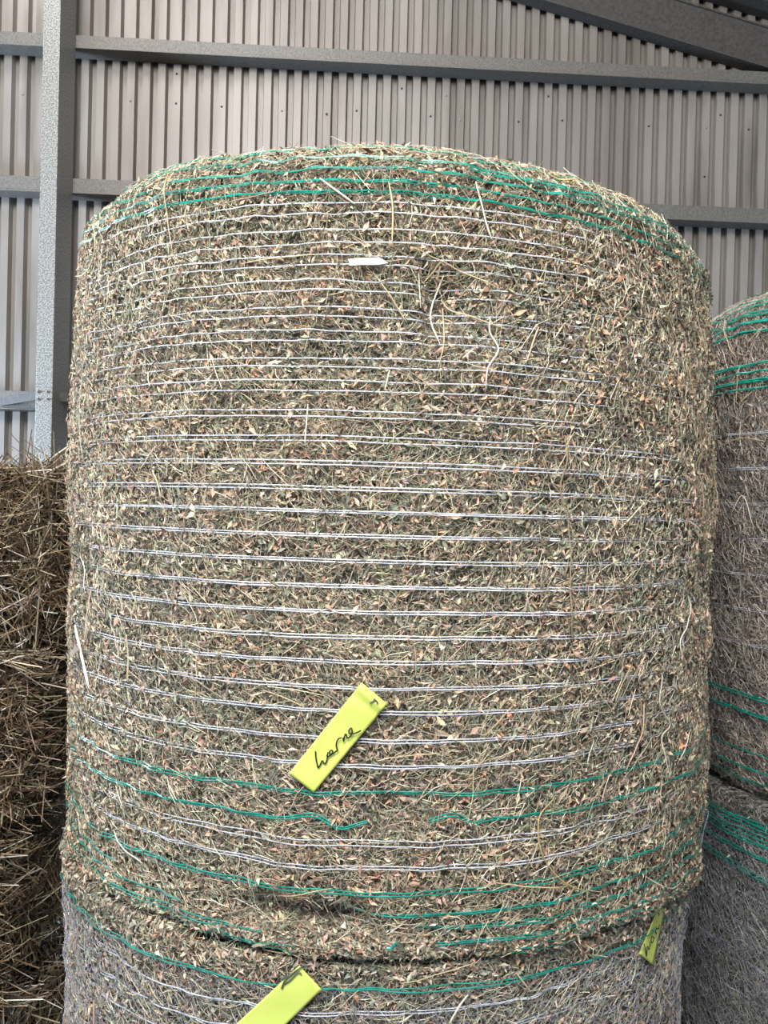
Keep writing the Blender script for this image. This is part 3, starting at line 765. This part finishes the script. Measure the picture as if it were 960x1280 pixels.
# ------------------------------------------------------------------ yellow tags
def tape(b, corners, off, label, mats=None, nu=40, nv=14, crease=None, R_off=0.0):
    """corners in the frame: top-left, top-right, bottom-right, bottom-left; the strip lies on the bale's side"""
    q = np.array(corners, float); u = np.linspace(0, 1, nu); v = np.linspace(0, 1, nv)
    U, Vv = np.meshgrid(u, v, indexing='ij')        # u down the strip, v across
    px = ((1 - U) * (1 - Vv))[..., None] * q[0] + ((1 - U) * Vv)[..., None] * q[1] + (U * Vv)[..., None] * q[2] + (U * (1 - Vv))[..., None] * q[3]
    o_ = off + 0.0012 * np.sin(U * 7 + Vv * 2) + (crease(U, Vv) if crease else 0)
    P = cyl(b, px.reshape(-1, 2), o_.ravel())
    Nn = np.stack([P[:, 0] - b.cx, P[:, 1] - b.cy, P[:, 2] * 0], 1); Nn /= np.linalg.norm(Nn, axis=1)[:, None]
    P2 = P - Nn * 0.0006
    i = np.arange(nu - 1)[:, None]; j = np.arange(nv - 1)[None, :]; n = nu * nv
    Q = np.stack([i * nv + j, (i + 1) * nv + j, (i + 1) * nv + j + 1, i * nv + j + 1], -1).reshape(-1, 4)
    e = MBring(nu, nv)
    rootc = P.mean(0)
    root = empty('yellow_tag', tuple(rootc), label, 'tag', 'yellow tags on the round bales')
    mesh_np('strip', np.vstack([P, P2]), [Q, Q[:, ::-1] + n, np.array([[a, c, c + n, a + n] for a, c in e])], MAT['paper'], root, smooth=True)
    return root
def MBring(nu, nv):
    ring = [j for j in range(nv)] + [i * nv + nv - 1 for i in range(1, nu)] + [(nu - 1) * nv + j for j in range(nv - 2, -1, -1)] + [i * nv for i in range(nu - 2, 0, -1)]
    return list(zip(ring, ring[1:] + ring[:1]))
def cyl(b, px, off):
    d = ray(px); R = b.R + off
    ox, oy = C0[0] - b.cx, C0[1] - b.cy
    a = d[:, 0] ** 2 + d[:, 1] ** 2; bb = 2 * (ox * d[:, 0] + oy * d[:, 1]); c = ox * ox + oy * oy - R * R
    t = (-bb - np.sqrt(np.maximum(bb * bb - 4 * a * c, 0))) / (2 * a)
    return C0 + d * t[:, None]
def ink(b, root, strokes, off, w=0.0011, name='handwriting', mat='ink'):
    Vs, Qs, n0 = [], [], 0
    for st in strokes:
        pp = smooth_path(st, 5)
        P = cyl(b, pp, np.full(len(pp), off))
        Nn = np.stack([P[:, 0] - b.cx, P[:, 1] - b.cy, P[:, 2] * 0], 1)
        V, Q = tube_np(P, w, 6, 0.5, Nn)
        Vs.append(V); Qs.append(Q + n0); n0 += len(V)
    return mesh_np(name, np.vstack(Vs), [np.vstack(Qs)], MAT[mat], root, smooth=True)
def crop12(pts): return [(380 + x / 12, 890 + y / 12) for x, y in pts]
def cr1(U, V):
    a = 0.0035 * np.exp(-(((U - 0.62) - 0.35 * (V - 0.0)) / 0.03) ** 2) * np.exp(-(V / 0.45) ** 2)
    return a + 0.003 * np.exp(-((U - 0.06) / 0.04) ** 2) - 0.002 * np.exp(-((U - 0.12) / 0.04) ** 2)
t1 = tape(main, [(452, 853), (484, 880), (392, 991), (361, 967)], 0.0095, 'yellow handwritten tag stuck slantwise on the front of the central bale above green strands', crease=cr1)
SCRIPT = [[(172, 590), (178, 680), (196, 780), (212, 832), (240, 800), (275, 730), (298, 770), (325, 768), (345, 715), (352, 640), (362, 605)],
          [(335, 650), (362, 668), (395, 650), (430, 605), (418, 574), (390, 588), (382, 618), (405, 636), (445, 618), (480, 590), (502, 572), (486, 520), (490, 450), (520, 402), (562, 386)],
          [(582, 388), (596, 436), (602, 390), (618, 340), (634, 338), (642, 372), (660, 392), (698, 362), (722, 300), (714, 250), (692, 250), (672, 290), (684, 320), (730, 325), (790, 310), (855, 278)]]
ink(main, t1, [crop12(s) for s in SCRIPT], 0.0125)
ink(main, t1, [[(462, 879), (466, 877), (469, 876)], [(467, 874), (471, 877), (472, 880)], [(468, 874), (472, 878)]], 0.014, w=0.0012, name='staple', mat='wire')
t2 = tape(low, [(374, 1207), (402, 1237), (295, 1342), (264, 1309)], 0.022, 'fluorescent yellow tag cut off by the bottom edge, on the bale under the central one')
ink(low, t2, [[(352, 1236), (356, 1226), (366, 1217), (378, 1208)], [(354, 1231), (362, 1226), (372, 1216), (377, 1218)], [(352, 1224), (362, 1219), (372, 1212)], [(354, 1229), (353, 1235)]], 0.0255, w=0.0013, name='staple', mat='wire')
def cr3(U, V): return 0.004 * np.sin(U * 9) * V
t3 = tape(low, [(823, 1134), (831, 1136), (817, 1207), (799, 1192)], 0.014, 'small crumpled yellow tag seen edge-on at the lower right of the stack, with black scrawl', nu=24, nv=8)
def c3(pts): return [(780 + x / 12, 1120 + y / 12) for x, y in pts]
ink(low, t3, [c3([(300, 720), (320, 800), (340, 900), (345, 800), (355, 760), (375, 800), (395, 720), (385, 690)]), c3([(420, 600), (405, 680), (425, 700), (450, 640), (430, 610)]), c3([(490, 570), (475, 530), (490, 490), (520, 490), (530, 430)])], 0.0175, w=0.0012)

# ================================================================== STRAW BALES (left stack)
def straw_bale(x1, yf_, z0, wid, dep, hgt, seed, label, n=9000, lay=0.0, core_shrink=0.02):
    rng = np.random.default_rng(seed)
    x0 = x1 - wid
    root = empty('straw_bale', ((x0 + x1) / 2, yf_ + dep / 2, z0), label, 'straw bale', 'rectangular straw bales in the left stack')
    LIM[root.name] = {'z_press': (z0 + 0.002 if z0 > 0 else 0.0, z0 + hgt - 0.002 if z0 < 1.3 else 9), 'x_max': -0.731}
    # lumpy rounded block
    k = 26
    g = np.linspace(-1, 1, k)
    Vs, Qs, n0 = [], [], 0
    f1, f2 = vnoise(seed, 14, 14), vnoise(seed + 5, 14, 14)
    for ax in range(3):
        for sg in (-1, 1):
            A_, B2 = np.meshgrid(g, g, indexing='ij'); A_, B2 = A_.ravel(), B2.ravel()
            c = np.zeros((k * k, 3)); c[:, ax] = sg; c[:, (ax + 1) % 3] = A_ * sg; c[:, (ax + 2) % 3] = B2
            p6 = np.linalg.norm(np.abs(c) ** 1.0, ord=9, axis=1)[:, None]; c = c / p6
            dn = 1 + 0.05 * f1(c[:, 0] * .2 + .5 + c[:, 2] * .13, c[:, 1] * .3 + .5) + 0.0 * A_
            c = c * dn[:, None] if ax != 9 else c
            V = np.array([(x0 + x1) / 2, yf_ + dep / 2, z0 + hgt / 2]) + c * [wid / 2 - core_shrink, dep / 2 - core_shrink, hgt / 2 - core_shrink * 0.6]
            i = np.arange(k - 1)[:, None]; j = np.arange(k - 1)[None, :]
            Q = np.stack([i * k + j, (i + 1) * k + j, (i + 1) * k + j + 1, i * k + j + 1], -1).reshape(-1, 4)
            Vs.append(V); Qs.append(Q + n0); n0 += k * k
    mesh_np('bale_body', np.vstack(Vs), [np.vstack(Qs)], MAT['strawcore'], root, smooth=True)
    # straws: front face, right face, top
    Ps, Ns, Ts, Ls = [], [], [], []
    for face, share in (('f', 0.5), ('r', 0.28), ('t', 0.22)):
        m = int(n * share); a, c = rng.random(m), rng.random(m)
        dpt = rng.uniform(-0.03, 0.012, m)
        if face == 'f':
            zz = z0 + c * hgt; xx = x0 + a * wid
            rd = 0.05 * (np.clip(2 * np.abs(c - .5), 0, 1) ** 5) + 0.05 * (np.clip(2 * a - 1, 0, 1) ** 6)
            P = np.stack([xx, yf_ + rd - dpt, zz], 1); N = np.tile([0, -1.0, 0], (m, 1)); T = np.tile([1.0, 0, 0], (m, 1))
        elif face == 'r':
            rd = 0.05 * (np.clip(2 * np.abs(c - .5), 0, 1) ** 5) + 0.05 * (np.clip(1 - 2 * a, 0, 1) ** 6)
            P = np.stack([x1 - rd + dpt * 0.6, yf_ + a * dep, z0 + c * hgt], 1); N = np.tile([1.0, 0, 0], (m, 1)); T = np.tile([0, 1.0, 0], (m, 1))
        else:
            P = np.stack([x0 + a * wid, yf_ + c * dep, z0 + hgt + dpt * 0.8], 1); N = np.tile([0, 0, 1.0], (m, 1)); T = np.tile([1.0, 0, 0], (m, 1))
        Ps.append(P); Ns.append(N); Ts.append(T)
    P, N, T = np.vstack(Ps), np.vstack(Ns), np.vstack(Ts); m = len(P)
    L = rng.lognormal(math.log(0.095), 0.5, m); rad = rng.uniform(0.0010, 0.0024, m)
    ph = np.where(rng.random(m) < lay, rng.normal(0, 0.35, m) + pi * (rng.random(m) < 0.5), rng.uniform(0, 2 * pi, m))
    V, Q, c = stalks(P, N, T, rng, L, rad, STRAW, STRAWW, tilt=0.42, bend=0.05, bias=ph)
    o = mesh_np('straw', V, [Q], MAT['straw'], root, c); o['kind'] = 'stuff'
    return root
SB = [(-0.790, 2.03, 1.475, 0.42, 'topmost straw bale of the left stack, loose straw reaching up before the post'),
      (-0.815, 1.93, 1.075, 0.40, 'second straw bale from the top at the left edge, its cut straw ends pointing out'),
      (-0.850, 1.84, 0.66, 0.40, 'third straw bale down in the dark lower left corner, below the deep gap'),
      (-0.80, 1.96, 0.30, 0.36, 'straw bale low in the left stack, cut off by the bottom edge'),
      (-0.80, 1.96, 0.0, 0.30, 'straw bale on the ground under the left stack')]
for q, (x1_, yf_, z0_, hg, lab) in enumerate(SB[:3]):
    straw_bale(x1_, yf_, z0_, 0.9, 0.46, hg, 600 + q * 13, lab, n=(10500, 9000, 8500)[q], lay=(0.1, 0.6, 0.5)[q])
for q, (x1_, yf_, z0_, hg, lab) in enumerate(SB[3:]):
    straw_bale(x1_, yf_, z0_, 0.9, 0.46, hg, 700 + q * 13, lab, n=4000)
